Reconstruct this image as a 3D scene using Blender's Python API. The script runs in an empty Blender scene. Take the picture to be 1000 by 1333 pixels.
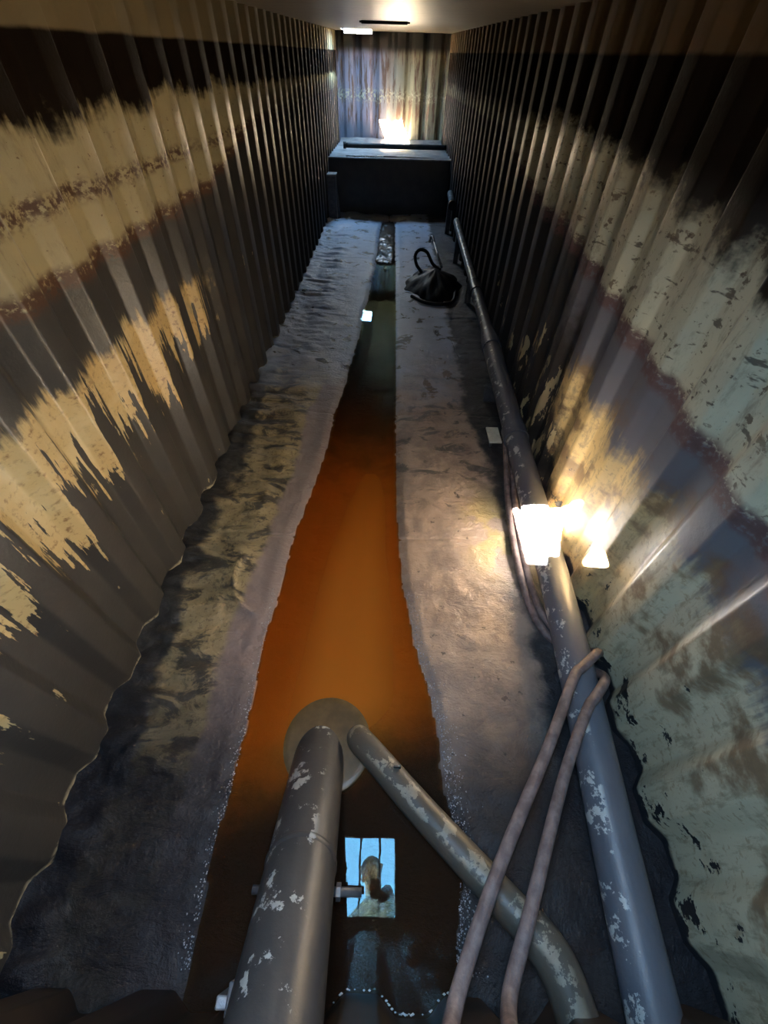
import bpy, math, random
import numpy as np
from mathutils import Vector, Matrix

random.seed(4)
sc = bpy.context.scene
COL = sc.collection
R = math.radians

# ---------------------------------------------------------------- camera
CAM_Z = 2.1
F_PX = 527.7                                   # focal length in pixels of a 1000x1333 frame (wide phone lens)
def cam_axes():
    c = np.array([500.0, 666.5])
    v = np.array([515.0, 85.0]) - c            # where the tank's long axis vanishes
    n = np.array([485.0, 1145.0]) - c          # straight down
    fw = np.array([v[0], v[1], F_PX]); fw /= np.linalg.norm(fw)
    dn = np.array([n[0], n[1], F_PX]); dn /= np.linalg.norm(dn)
    rt = np.cross(dn, fw); rt /= np.linalg.norm(rt)
    fw = np.cross(rt, dn)
    return np.array([rt, fw, -dn])
AX = cam_axes()
cd = bpy.data.cameras.new('camera'); cam = bpy.data.objects.new('camera', cd); COL.objects.link(cam)
m = Matrix.Identity(4)
for i in range(3):
    m[i][0] = AX[i, 0]; m[i][1] = -AX[i, 1]; m[i][2] = -AX[i, 2]
m[2][3] = CAM_Z
cam.matrix_world = m
cd.sensor_fit = 'VERTICAL'; cd.sensor_height = 36.0; cd.lens = 36.0 * F_PX / 1333.0
cd.clip_start = 0.005; cd.clip_end = 200
sc.camera = cam

# ---------------------------------------------------------------- sky, sun, exposure
SKY = 60.0
SUN = 2200.0
w = bpy.data.worlds.new('clear_sky'); sc.world = w; w.use_nodes = True
bg = w.node_tree.nodes['Background']
bg.inputs[0].default_value = (0.35, 0.64, 1.0, 1); bg.inputs[1].default_value = SKY
sd = bpy.data.lights.new('sun', 'SUN'); sd.energy = SUN; sd.angle = R(0.55); sd.color = (1.0, 0.90, 0.74)
sun = bpy.data.objects.new('sun', sd); COL.objects.link(sun)
SUN_DIR = Vector((0.51, 0.735, -1.0)).normalized()
sun.rotation_euler = SUN_DIR.to_track_quat('-Z', 'Y').to_euler(); sun.location = (-3, -4, 7)

def roof_z(y): return 2.30 + 0.02 * y
# roof openings: x0, x1, y0, y1
HATCH_NEAR = (-0.26, 0.18, -0.215, 0.26)
HATCH_FAR = (-1.0, -0.46, 11.10, 11.66)
def portal(h):                                  # light portals only steer the sampling of the sky through the openings
    l = bpy.data.lights.new('hatch_daylight', 'AREA'); l.shape = 'RECTANGLE'
    l.size = h[1] - h[0]; l.size_y = h[3] - h[2]; l.cycles.is_portal = True
    o = bpy.data.objects.new('hatch_daylight', l); COL.objects.link(o)
    o.location = ((h[0] + h[1]) / 2, (h[2] + h[3]) / 2, roof_z((h[2] + h[3]) / 2) + 0.045)
portal(HATCH_NEAR); portal(HATCH_FAR)

vs = sc.view_settings
vs.view_transform = 'Standard'; vs.look = 'None'; vs.gamma = 1.0; vs.use_curve_mapping = False
vs.exposure = 0.55
cy = sc.cycles
cy.use_denoising = True
cy.max_bounces = 10; cy.diffuse_bounces = 7; cy.glossy_bounces = 5; cy.transparent_max_bounces = 8
cy.sample_clamp_indirect = 12.0
cy.caustics_reflective = False; cy.caustics_refractive = False
cy.use_guiding = True

# ---------------------------------------------------------------- node helper
class G:
    def __init__(s, name):
        s.mat = bpy.data.materials.new(name); s.mat.use_nodes = True
        s.nt = s.mat.node_tree; s.nt.nodes.clear()
        s.out = s.nt.nodes.new('ShaderNodeOutputMaterial')
        s._pos = None
    def node(s, t, **k):
        n = s.nt.nodes.new(t)
        for a, b in k.items(): setattr(n, a, b)
        return n
    def put(s, sock, v):
        if isinstance(v, bpy.types.NodeSocket): s.nt.links.new(v, sock)
        elif isinstance(v, (tuple, list)):
            v = tuple(v)
            if sock.type == 'RGBA' and len(v) == 3: v = v + (1,)
            sock.default_value = v
        else: sock.default_value = v
    def m(s, op, a, b=0.0, c=0.0):
        n = s.node('ShaderNodeMath', operation=op)
        s.put(n.inputs[0], a); s.put(n.inputs[1], b); s.put(n.inputs[2], c)
        return n.outputs[0]
    def add(s, *a):
        r = a[0]
        for x in a[1:]: r = s.m('ADD', r, x)
        return r
    def mul(s, *a):
        r = a[0]
        for x in a[1:]: r = s.m('MULTIPLY', r, x)
        return r
    def sub(s, a, b): return s.m('SUBTRACT', a, b)
    def inv(s, a): return s.m('SUBTRACT', 1.0, a)
    def ss(s, v, lo, hi):                       # smoothstep; lo/hi may be sockets
        n = s.node('ShaderNodeMapRange', interpolation_type='SMOOTHSTEP')
        s.put(n.inputs[0], v); s.put(n.inputs[1], lo); s.put(n.inputs[2], hi)
        return n.outputs[0]
    def lin(s, v, a, b, c, d):
        n = s.node('ShaderNodeMapRange'); n.clamp = True
        for i, x in enumerate((v, a, b, c, d)): s.put(n.inputs[i], x)
        return n.outputs[0]
    def mix(s, f, a, b):
        n = s.node('ShaderNodeMix', data_type='RGBA')
        s.put(n.inputs[0], f); s.put(n.inputs[6], a); s.put(n.inputs[7], b)
        return n.outputs[2]
    def mixf(s, f, a, b):
        n = s.node('ShaderNodeMix', data_type='FLOAT')
        s.put(n.inputs[0], f); s.put(n.inputs[2], a); s.put(n.inputs[3], b)
        return n.outputs[0]
    def pos(s):
        if s._pos is None:
            g = s.node('ShaderNodeNewGeometry'); sp = s.node('ShaderNodeSeparateXYZ')
            s.nt.links.new(g.outputs['Position'], sp.inputs[0])
            s._pos = (sp.outputs[0], sp.outputs[1], sp.outputs[2], g.outputs['Position'], g.outputs['Normal'])
        return s._pos
    def vec(s, x, y, z):
        n = s.node('ShaderNodeCombineXYZ')
        for i, v in enumerate((x, y, z)): s.put(n.inputs[i], v)
        return n.outputs[0]
    def noise(s, v, scale=1.0, detail=3.0, rough=0.55, dist=0.0):
        n = s.node('ShaderNodeTexNoise')
        s.put(n.inputs['Vector'], v); n.inputs['Scale'].default_value = scale
        n.inputs['Detail'].default_value = detail; n.inputs['Roughness'].default_value = rough
        n.inputs['Distortion'].default_value = dist
        return n.outputs[0]
    def rnd(s, v):
        n = s.node('ShaderNodeTexWhiteNoise', noise_dimensions='1D'); s.put(n.inputs['W'], v)
        return n.outputs[0]
    def dot(s, a, b):
        n = s.node('ShaderNodeVectorMath', operation='DOT_PRODUCT'); s.put(n.inputs[0], a); s.put(n.inputs[1], b)
        return n.outputs['Value']
    def bump(s, h, strength=0.3, dist=0.01):
        n = s.node('ShaderNodeBump'); n.inputs['Strength'].default_value = strength
        n.inputs['Distance'].default_value = dist; s.put(n.inputs['Height'], h)
        return n.outputs[0]
    def finish(s, col, rough=0.5, metal=0.0, normal=None, spec=0.5):
        b = s.node('ShaderNodeBsdfPrincipled')
        s.put(b.inputs['Base Color'], col); s.put(b.inputs['Roughness'], rough); s.put(b.inputs['Metallic'], metal)
        s.put(b.inputs['Specular IOR Level'], spec)
        if normal is not None: s.put(b.inputs['Normal'], normal)
        s.nt.links.new(b.outputs[0], s.out.inputs[0])
        return s.mat

PITCH = 0.34
# ---------------------------------------------------------------- materials
def mat_wall_left():
    g = G('left_wall_stained_paint'); x, y, z, p, N = g.pos()
    st = g.noise(g.vec(g.mul(y, 34), g.mul(z, 2.6), 3.1), 1, 4, 0.6)
    nb = g.noise(g.vec(g.mul(y, 5), g.mul(z, 5), 7.7), 1, 5, 0.6)
    nl = g.noise(g.vec(g.mul(y, 1.7), g.mul(z, 2.0), 1.2), 1, 3, 0.5)
    nf = g.noise(g.vec(g.mul(y, 38), g.mul(z, 38), 2.0), 1, 4, 0.65)
    cell = g.m('FLOOR', g.m('DIVIDE', g.sub(y, 3.544), PITCH)); r1 = g.rnd(cell); r2 = g.rnd(g.add(cell, 17.3))
    # oily film on the lower wall
    film = g.mix(nl, (0.030, 0.027, 0.024), (0.066, 0.060, 0.054))
    col = film
    # paint laid bare where the film has come off
    cream = g.mix(g.ss(nf, 0.50, 0.72), (0.60, 0.43, 0.19), (0.26, 0.14, 0.055))
    cream = g.mix(g.ss(nb, 0.45, 0.7), cream, (0.66, 0.52, 0.27))
    top = g.add(1.235, g.mul(g.sub(r1, 0.5), 0.10), g.mul(g.sub(st, 0.5), 0.22), g.mul(g.sub(nb, 0.5), 0.16), g.mul(y, -0.005))
    bot = g.add(0.80, g.mul(g.sub(r2, 0.5), 0.34), g.mul(g.sub(st, 0.5), 1.05), g.mul(g.sub(nb, 0.5), 0.55))
    ph = g.m('FRACT', g.m('DIVIDE', g.sub(y, 3.544), PITCH))
    bot = g.add(bot, g.mul(g.ss(y, 1.9, 3.2), 0.30), g.mul(g.ss(ph, 0.66, 0.74), 0.28), g.mul(g.ss(ph, 0.10, 0.0), 0.25))
    pm = g.mul(g.ss(z, g.sub(bot, 0.012), g.add(bot, 0.012)), g.inv(g.ss(z, g.sub(top, 0.035), g.add(top, 0.03))))
    pm = g.mul(pm, g.inv(g.ss(g.add(y, g.mul(g.sub(nb, 0.5), 1.6)), 2.7, 3.3)))
    col = g.mix(pm, col, cream)
    # small flakes lower down and further along
    fl = g.noise(g.vec(g.mul(y, 13), g.mul(z, 3.6), 9.0), 1, 5, 0.65)
    fm = g.mul(g.ss(fl, 0.665, 0.685), g.inv(g.ss(z, 1.05, 1.3)))
    col = g.mix(fm, col, (0.45, 0.36, 0.2))
    rim = g.mul(g.inv(g.ss(z, g.add(0.015, g.mul(nb, 0.07)), g.add(0.03, g.mul(nb, 0.08)))), g.ss(nf, 0.40, 0.5))
    col = g.mix(rim, col, (0.42, 0.36, 0.24))
    # pale paint band
    paint = g.mix(nb, (0.43, 0.36, 0.19), (0.36, 0.30, 0.17))
    paint = g.mix(g.mul(g.ss(nf, 0.62, 0.68), 0.8), paint, (0.13, 0.07, 0.035))
    low = g.add(1.525, g.mul(g.sub(nb, 0.5), 0.10), g.mul(g.ss(y, 3.2, 5.0), 0.22))
    col = g.mix(g.ss(z, g.sub(low, 0.015), g.add(low, 0.015)), col, paint)
    gr = g.noise(g.vec(g.mul(y, 20), g.mul(z, 6), 61.0), 1, 7, 0.72)
    paint = g.mix(g.mul(g.ss(gr, 0.52, 0.68), 0.5), paint, (0.16, 0.115, 0.06))
    col = g.mix(g.ss(z, g.sub(low, 0.015), g.add(low, 0.015)), col, paint)
    rust = g.mix(nf, (0.14, 0.065, 0.035), (0.05, 0.026, 0.018))
    e1 = g.inv(g.ss(g.m('ABSOLUTE', g.sub(z, g.add(low, 0.0))), 0.012, 0.055))
    col = g.mix(g.mul(e1, g.ss(nf, 0.36, 0.5)), col, rust)
    e2 = g.inv(g.ss(g.m('ABSOLUTE', g.sub(z, g.add(1.735, g.mul(g.sub(nb, 0.5), 0.09)))), 0.006, 0.05))
    col = g.mix(g.mul(e2, g.ss(nf, 0.42, 0.56), g.ss(nl, 0.36, 0.52)), col, rust)
    # tar-black band under the roof
    tl = g.add(1.93, g.mul(g.sub(st, 0.5), 0.11), g.mul(g.sub(nb, 0.5), 0.26), g.mul(g.ss(y, 1.5, 4.0), 0.03))
    tar = g.mix(nl, (0.006, 0.004, 0.003), (0.016, 0.010, 0.006))
    col = g.mix(g.ss(z, g.sub(tl, 0.03), g.add(tl, 0.035)), col, tar)
    ts = g.add(2.135, g.mul(g.sub(nb, 0.5), 0.02), g.mul(y, 0.012))
    col = g.mix(g.ss(z, g.sub(ts, 0.008), g.add(ts, 0.008)), col, (0.20, 0.155, 0.085))
    col = g.mix(g.mul(g.ss(g.add(y, g.mul(g.sub(nb, 0.5), 1.5)), 3.8, 5.6), g.inv(g.ss(z, 1.8, 2.05)), 0.85), col, (0.022, 0.02, 0.018))
    nrm = g.bump(g.add(nf, g.mul(pm, 0.6), g.mul(fm, 0.6)), 0.25, 0.006)
    return g.finish(col, g.mixf(g.ss(y, 4.0, 7.5), g.mixf(g.ss(z, 1.85, 1.95), g.mixf(nb, 0.30, 0.5), 0.65), 0.8), 0, nrm, g.mul(g.mixf(g.ss(z, 1.85, 1.95), 0.40, 0.03), g.mixf(g.ss(y, 3.5, 7.0), 1.0, 0.35)))

def mat_wall_right():
    g = G('right_wall_stained_paint'); x, y, z, p, N = g.pos()
    st = g.noise(g.vec(g.mul(y, 30), g.mul(z, 2.4), 13.1), 1, 4, 0.6)
    nb = g.noise(g.vec(g.mul(y, 4.5), g.mul(z, 4.5), 17.7), 1, 5, 0.6)
    nl = g.noise(g.vec(g.mul(y, 1.6), g.mul(z, 1.8), 11.2), 1, 3, 0.5)
    nf = g.noise(g.vec(g.mul(y, 34), g.mul(z, 34), 12.0), 1, 4, 0.65)
    nm = g.noise(g.vec(g.mul(y, 14), g.mul(z, 14), 22.0), 1, 5, 0.6)
    pale = g.mix(nb, (0.52, 0.48, 0.33), (0.42, 0.40, 0.29))
    # bared lower paint near the camera, more ochre further along
    lowp = g.mix(g.ss(g.add(y, g.mul(g.sub(nb, 0.5), 0.8)), 0.7, 1.5), (0.50, 0.45, 0.31), (0.62, 0.43, 0.18))
    brown = g.mix(nf, (0.22, 0.13, 0.06), (0.10, 0.06, 0.035))
    lowp = g.mix(g.mul(g.ss(g.add(nb, g.mul(g.sub(nm, 0.5), 0.3)), 0.46, 0.62), g.ss(z, 0.15, 0.55), 0.9), lowp, brown)
    lowp = g.mix(g.mul(g.ss(nf, 0.54, 0.66), 0.6), lowp, (0.26, 0.17, 0.085))
    g2 = g.noise(g.vec(g.mul(y, 26), g.mul(z, 6), 71.0), 1, 7, 0.72)
    lowp = g.mix(g.mul(g.ss(g2, 0.50, 0.64), 0.6), lowp, (0.22, 0.17, 0.10))
    col = lowp
    # black patches along the foot of the wall
    sp = g.noise(g.vec(g.mul(y, 7), g.mul(z, 7), 31.0), 1, 5, 0.7)
    th = g.add(0.525, g.mul(z, 0.27))
    bl = g.ss(sp, th, g.add(th, 0.012))
    col = g.mix(bl, col, (0.022, 0.022, 0.024))
    foot = g.ss(z, g.add(0.07, g.mul(g.sub(nb, 0.5), 0.14)), g.add(0.10, g.mul(g.sub(nb, 0.5), 0.14)))
    col = g.mix(foot, (0.02, 0.02, 0.023), col)
    # grey film above
    film = g.mix(nl, (0.085, 0.086, 0.105), (0.155, 0.14, 0.135))
    film = g.mix(g.mul(g.ss(nb, 0.5, 0.7), g.ss(z, 1.25, 0.95)), film, (0.14, 0.085, 0.05))
    fl = g.add(0.83, g.mul(g.sub(nb, 0.5), 0.42), g.mul(g.sub(st, 0.5), 0.22), g.mul(g.ss(y, 0.2, 1.2), 0.08))
    col = g.mix(g.ss(z, g.sub(fl, 0.05), g.add(fl, 0.06)), col, film)
    # further along the film is black with narrow bared streaks
    blk = g.mix(nl, (0.016, 0.015, 0.015), (0.045, 0.04, 0.036))
    pk = g.noise(g.vec(g.mul(y, 11), g.mul(z, 2.8), 41.0), 1, 5, 0.62)
    pt = g.add(0.53, g.mul(g.ss(y, 2.4, 4.2), 0.10), g.mul(g.ss(z, 0.75, 1.25), 0.3))
    blk = g.mix(g.ss(pk, pt, g.add(pt, 0.012)), blk, g.mix(nm, (0.44, 0.37, 0.22), (0.36, 0.27, 0.14)))
    far = g.ss(g.add(y, g.mul(g.sub(nb, 0.5), 0.7), g.mul(z, -0.65)), 1.75, 1.95)
    col = g.mix(far, col, blk)
    # pale band above
    low = g.add(g.lin(y, 0.5, 3.2, 1.16, 1.44), g.mul(g.sub(nb, 0.5), 0.10), g.mul(g.ss(y, 3.6, 6.0), 0.25))
    pale = g.mix(g.mul(g.ss(nm, 0.60, 0.64), 0.9), pale, (0.10, 0.065, 0.04))
    pale = g.mix(g.mul(g.ss(g.noise(g.vec(g.mul(y, 9), g.mul(z, 22), 51.0), 1, 4, 0.6), 0.60, 0.66), 0.85), pale, (0.06, 0.04, 0.028))
    pale = g.mix(g.mul(g.ss(nl, 0.45, 0.7), 0.6), pale, (0.26, 0.21, 0.13))
    gr = g.noise(g.vec(g.mul(y, 22), g.mul(z, 7), 61.0), 1, 7, 0.72)
    pale = g.mix(g.mul(g.ss(gr, 0.50, 0.66), 0.55), pale, (0.17, 0.13, 0.085))
    pale = g.mix(g.mul(g.ss(nf, 0.60, 0.66), g.ss(nb, 0.42, 0.55), 0.85), pale, (0.07, 0.045, 0.03))
    col = g.mix(g.ss(z, g.sub(low, 0.012), g.add(low, 0.012)), col, pale)
    rust = g.mix(nf, (0.15, 0.085, 0.075), (0.06, 0.035, 0.035))
    e1 = g.inv(g.ss(g.m('ABSOLUTE', g.sub(z, g.sub(low, 0.02))), 0.02, 0.065))
    col = g.mix(g.mul(e1, g.ss(nf, 0.36, 0.50)), col, rust)
    tl = g.add(g.lin(y, 1.0, 2.3, 1.66, 1.80), g.mul(g.ss(y, 2.0, 4.5), 0.06), g.mul(g.sub(st, 0.5), 0.07), g.mul(g.sub(nb, 0.5), 0.34), g.mul(g.sub(nm, 0.5), 0.16))
    tar = g.mix(nl, (0.005, 0.004, 0.003), (0.014, 0.009, 0.006))
    col = g.mix(g.ss(z, g.sub(tl, 0.05), g.add(tl, 0.05)), col, tar)
    ts = g.add(2.12, g.mul(g.sub(nb, 0.5), 0.02), g.mul(y, 0.014))
    col = g.mix(g.ss(z, g.sub(ts, 0.01), g.add(ts, 0.01)), col, (0.11, 0.075, 0.042))
    col = g.mix(g.mul(g.ss(g.add(y, g.mul(g.sub(nb, 0.5), 1.5)), 3.8, 5.6), g.inv(g.ss(z, 1.95, 2.1)), 0.85), col, (0.02, 0.018, 0.018))
    nrm = g.bump(g.add(nf, g.mul(nm, 0.6)), 0.25, 0.006)
    return g.finish(col, g.mixf(g.ss(y, 3.5, 6.5), g.mixf(g.ss(z, 1.75, 1.9), g.mixf(nb, 0.32, 0.52), 0.7), 0.85), 0, nrm, g.mul(g.mixf(g.ss(z, 1.75, 1.9), 0.40, 0.03), g.mixf(g.ss(y, 3.5, 7.0), 1.0, 0.25)))

def mat_wall_end():
    g = G('end_wall_rusty_paint'); x, y, z, p, N = g.pos()
    st = g.noise(g.vec(g.mul(x, 16), g.mul(z, 1.8), 3.1), 1, 4, 0.65)
    nb = g.noise(g.vec(g.mul(x, 3), g.mul(z, 3), 7.7), 1, 4, 0.6)
    nf = g.noise(p, 24, 4, 0.6)
    col = g.mix(g.ss(x, -0.5, 0.3), (0.26, 0.22, 0.25), (0.33, 0.29, 0.18))
    col = g.mix(g.ss(st, 0.48, 0.6), col, (0.14, 0.075, 0.045))
    band = g.inv(g.ss(g.m('ABSOLUTE', g.sub(z, g.add(1.55, g.mul(nb, 0.2)))), 0.02, 0.14))
    col = g.mix(g.mul(band, g.ss(nf, 0.48, 0.6)), col, (0.50, 0.43, 0.28))
    col = g.mix(g.ss(z, 2.22, 2.36), col, (0.03, 0.025, 0.02))
    col = g.mix(g.mul(g.inv(g.ss(z, 1.1, 1.35)), g.inv(g.ss(x, -0.6, -0.4))), col, (0.14, 0.14, 0.17))
    return g.finish(col, 0.45, 0, g.bump(nf, 0.2, 0.006))

def mat_wall_front():
    g = G('front_wall_dark_paint'); x, y, z, p, N = g.pos()
    nb = g.noise(p, 4, 5, 0.6)
    col = g.mix(nb, (0.016, 0.011, 0.008), (0.04, 0.026, 0.016))
    col = g.mix(g.ss(g.add(z, g.mul(nb, 0.03)), 2.13, 2.16), col, (0.30, 0.28, 0.24))
    return g.finish(col, 0.45)

def mat_ceiling():
    g = G('ceiling_faded_tan_paint'); x, y, z, p, N = g.pos()
    nb = g.noise(g.vec(g.mul(x, 2.2), g.mul(y, 0.7), 0), 1, 4, 0.6)
    nf = g.noise(p, 18, 4, 0.6)
    col = g.mix(nb, (0.20, 0.145, 0.08), (0.34, 0.26, 0.15))
    col = g.mix(g.mul(g.ss(nf, 0.55, 0.7), 0.5), col, (0.10, 0.06, 0.035))
    return g.finish(col, 0.38, 0, g.bump(g.noise(g.vec(g.mul(x, 1.2), g.mul(y, 5), 2), 1, 2, 0.5), 0.25, 0.03))

def mat_floor():
    g = G('floor_sludge_and_sediment'); x, y, z, p, N = g.pos()
    at = g.node('ShaderNodeAttribute', attribute_name='shore'); sh = at.outputs['Fac']
    nl = g.noise(g.vec(g.mul(x, 1.6), g.mul(y, 1.6), 0.3), 1, 4, 0.55)
    nb = g.noise(g.vec(g.mul(x, 5), g.mul(y, 5), 4.3), 1, 5, 0.6)
    nw = g.noise(g.vec(g.mul(x, 4.5), g.mul(y, 9.0), 8.3), 1, 7, 0.68, 0.7)
    nf = g.noise(p, 45, 4, 0.6)
    sed = g.mix(nl, (0.20, 0.155, 0.155), (0.29, 0.235, 0.22))               # smooth sediment beside the water
    tan = g.mix(nb, (0.38, 0.30, 0.16), (0.27, 0.22, 0.13))
    blk = (0.028, 0.026, 0.024)
    crust = g.mix(g.mul(g.ss(nw, 0.49, 0.58), 0.92), tan, (0.045, 0.042, 0.037))
    crust = g.mix(g.mul(g.ss(nf, 0.55, 0.62), 0.5), crust, (0.09, 0.07, 0.045))
    lm = g.ss(g.add(sh, g.mul(g.sub(nl, 0.5), 0.22), g.mul(g.sub(nb, 0.5), 0.08)), 0.17, 0.22)
    left = g.mix(lm, sed, crust)
    foot = g.ss(g.add(g.mul(x, -1.0), g.mul(g.sub(nb, 0.5), 0.30), g.mul(g.sub(nl, 0.5), 0.45)), 1.05, 1.14)
    left = g.mix(foot, left, blk)
    rg = g.mix(g.ss(nb, 0.42, 0.62), (0.37, 0.275, 0.215), (0.25, 0.19, 0.16))
    rg = g.mix(g.mul(g.ss(nw, 0.52, 0.62), g.ss(y, 1.6, 2.4), 0.8), rg, (0.07, 0.066, 0.066))
    rg = g.mix(g.mul(g.ss(g.noise(p, 16, 3, 0.6), 0.66, 0.70), 0.7), rg, (0.05, 0.04, 0.035))
    och = g.mul(g.ss(x, 0.45, 0.7), g.inv(g.ss(g.m('ABSOLUTE', g.sub(y, 1.75)), 0.1, 0.55)), g.ss(nb, 0.42, 0.55))
    rg = g.mix(g.mul(och, 0.8), rg, (0.48, 0.36, 0.15))
    rdark = g.ss(g.add(x, g.mul(g.sub(nb, 0.5), 0.22), g.mul(g.ss(y, 2.2, 3.0), 0.10)), 0.78, 0.86)
    rg = g.mix(rdark, rg, (0.035, 0.034, 0.036))  # black sludge and the pipe's shadow, painted together along the right wall
    col = g.mix(g.ss(x, -0.1, 0.0), left, rg)
    # pale dried silt towards the far end, blue skylight painted in, oil-filled dents
    silt = g.mix(nb, (0.54, 0.62, 0.80), (0.36, 0.43, 0.57))
    silt = g.mix(g.ss(g.noise(g.vec(g.mul(x, 4), g.mul(y, 5), 6.0), 1, 5, 0.62, 0.6), 0.585, 0.63), silt, (0.03, 0.03, 0.032))
    fm = g.ss(g.add(y, g.mul(g.sub(nl, 0.5), 2.5)), 3.0, 4.6)
    fm = g.mul(fm, g.inv(g.mul(rdark, 0.9)))
    col = g.mix(fm, col, silt)
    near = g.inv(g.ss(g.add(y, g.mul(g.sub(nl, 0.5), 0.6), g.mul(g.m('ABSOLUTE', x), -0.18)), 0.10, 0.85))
    col = g.mix(g.mul(near, 0.95), col, (0.014, 0.0125, 0.015))  # near floor: photographer's shade painted into the colour over the sludge
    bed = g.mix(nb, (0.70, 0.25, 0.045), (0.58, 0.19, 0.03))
    bed = g.mix(g.ss(g.add(y, g.mul(g.sub(nb, 0.5), 0.3), g.mul(x, -0.3)), 0.75, 0.30), bed, (0.035, 0.020, 0.012))  # bed darkened around the sump, shade from the photographer painted in
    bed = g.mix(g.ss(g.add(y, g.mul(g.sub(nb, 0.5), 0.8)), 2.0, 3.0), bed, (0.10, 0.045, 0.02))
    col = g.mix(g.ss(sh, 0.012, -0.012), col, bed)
    ro = g.mixf(g.ss(sh, 0.02, 0.25), 0.30, 0.48)
    ro = g.add(ro, g.mul(g.sub(nb, 0.5), 0.25))
    nrm = g.bump(g.add(g.mul(nf, 0.5), nb, g.mul(nw, 1.6)), 0.75, 0.016)
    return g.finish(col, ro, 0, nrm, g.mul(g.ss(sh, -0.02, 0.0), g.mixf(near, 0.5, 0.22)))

def mat_water():
    g = G('rusty_murky_water'); x, y, z, p, N = g.pos()
    nb = g.noise(g.vec(g.mul(x, 2), g.mul(y, 1.2), 4.3), 1, 3, 0.5)
    # silt hanging in the water: densest down the middle of the channel
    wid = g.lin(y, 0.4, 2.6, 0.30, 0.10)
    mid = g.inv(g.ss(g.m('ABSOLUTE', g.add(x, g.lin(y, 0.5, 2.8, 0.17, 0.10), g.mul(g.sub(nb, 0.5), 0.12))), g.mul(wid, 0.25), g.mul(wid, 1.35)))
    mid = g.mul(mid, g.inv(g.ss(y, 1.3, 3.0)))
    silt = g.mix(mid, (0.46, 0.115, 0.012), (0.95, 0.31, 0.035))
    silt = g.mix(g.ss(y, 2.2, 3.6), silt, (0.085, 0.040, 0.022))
    silt = g.mix(g.ss(g.add(y, g.mul(x, -0.3), g.mul(g.sub(nb, 0.5), 0.3)), 0.70, 0.25), silt, (0.045, 0.026, 0.016))  # near water colour darkened too, carrying the same painted shade
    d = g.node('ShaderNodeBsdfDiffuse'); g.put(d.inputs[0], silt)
    t = g.node('ShaderNodeBsdfTransparent'); g.put(t.inputs[0], (1.0, 0.66, 0.34))
    body = g.node('ShaderNodeMixShader'); body.inputs[0].default_value = 0.55
    g.nt.links.new(d.outputs[0], body.inputs[1]); g.nt.links.new(t.outputs[0], body.inputs[2])
    gl = g.node('ShaderNodeBsdfGlossy'); gl.inputs['Roughness'].default_value = 0.015
    rip = g.bump(g.noise(p, 6, 2, 0.5), 0.02, 0.01); g.put(gl.inputs['Normal'], rip)
    fr = g.node('ShaderNodeFresnel'); fr.inputs['IOR'].default_value = 1.33
    mx = g.node('ShaderNodeMixShader'); g.put(mx.inputs[0], g.mul(fr.outputs[0], g.mixf(g.ss(fr.outputs[0], 0.03, 0.12), 0.55, 1.0))); g.put(gl.inputs['Color'], (0.50, 0.84, 0.92))  # cyan in the gloss colour paints extra sky blue into the reflection
    g.nt.links.new(body.outputs[0], mx.inputs[1]); g.nt.links.new(gl.outputs[0], mx.inputs[2])
    g.nt.links.new(mx.outputs[0], g.out.inputs[0])
    return g.mat

def mat_pipe(name, base, base2, chips=(0.62, 0.63, 0.60), side=(-0.97, 0.0, 0.25), lim=0.55, thr=0.555, rough=0.45):
    g = G(name); x, y, z, p, N = g.pos()
    nb = g.noise(p, 7, 5, 0.6); nf = g.noise(p, 38, 5, 0.68); nm = g.noise(p, 12, 6, 0.7)
    col = g.mix(nb, base, base2)
    sd_ = g.ss(g.dot(N, side), lim, lim + 0.18)
    mk = g.mul(sd_, g.ss(nm, thr, thr + 0.02))
    col = g.mix(mk, col, g.mix(nf, chips, tuple(c * 0.55 for c in chips)))
    return g.finish(col, g.mixf(nb, rough - 0.1, rough + 0.12), 0, g.bump(g.add(nf, g.mul(mk, 1.0)), 0.25, 0.004))

def mat_plain(name, c1, c2, rough=0.5, scale=12, metal=0.0, bump=0.2, spec=0.5):
    g = G(name); x, y, z, p, N = g.pos()
    n = g.noise(p, scale, 5, 0.6); nf = g.noise(p, scale * 5, 3, 0.6)
    return g.finish(g.mix(g.ss(n, 0.35, 0.65), c1, c2), rough, metal, g.bump(g.add(nf, n), bump, 0.006), spec)

M = {}
M['wl'] = mat_wall_left(); M['wr'] = mat_wall_right(); M['we'] = mat_wall_end(); M['wf'] = mat_wall_front()
M['ceil'] = mat_ceiling(); M['floor'] = mat_floor(); M['water'] = mat_water()
M['slate'] = mat_pipe('slate_grey_pipe_paint', (0.075, 0.08, 0.10), (0.14, 0.145, 0.165))
M['bigpipe'] = mat_pipe('grey_suction_pipe_paint', (0.034, 0.033, 0.034), (0.060, 0.056, 0.055), (0.46, 0.46, 0.43), (-0.35, 0.5, 0.8), 0.62, 0.565, 0.42)
M['smallpipe'] = mat_pipe('rust_grey_drain_pipe', (0.065, 0.055, 0.045), (0.105, 0.09, 0.07), (0.34, 0.30, 0.23), (-0.3, 0.5, 0.8), 0.62, 0.53, 0.45)
M['thinpipe'] = mat_pipe('bare_grey_pipe', (0.16, 0.17, 0.185), (0.28, 0.29, 0.30), (0.7, 0.72, 0.75), (-0.6, 0.1, 0.8), 0.5, 0.55, 0.35)
M['hose'] = mat_plain('dusty_rubber_hose', (0.12, 0.085, 0.08), (0.22, 0.165, 0.155), 0.6, 20)
M['black'] = mat_plain('black_oily_steel', (0.010, 0.010, 0.011), (0.022, 0.020, 0.019), 0.4, 5)
M['silt'] = mat_plain('grey_silt', (0.20, 0.195, 0.19), (0.33, 0.32, 0.31), 0.4, 7)
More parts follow.
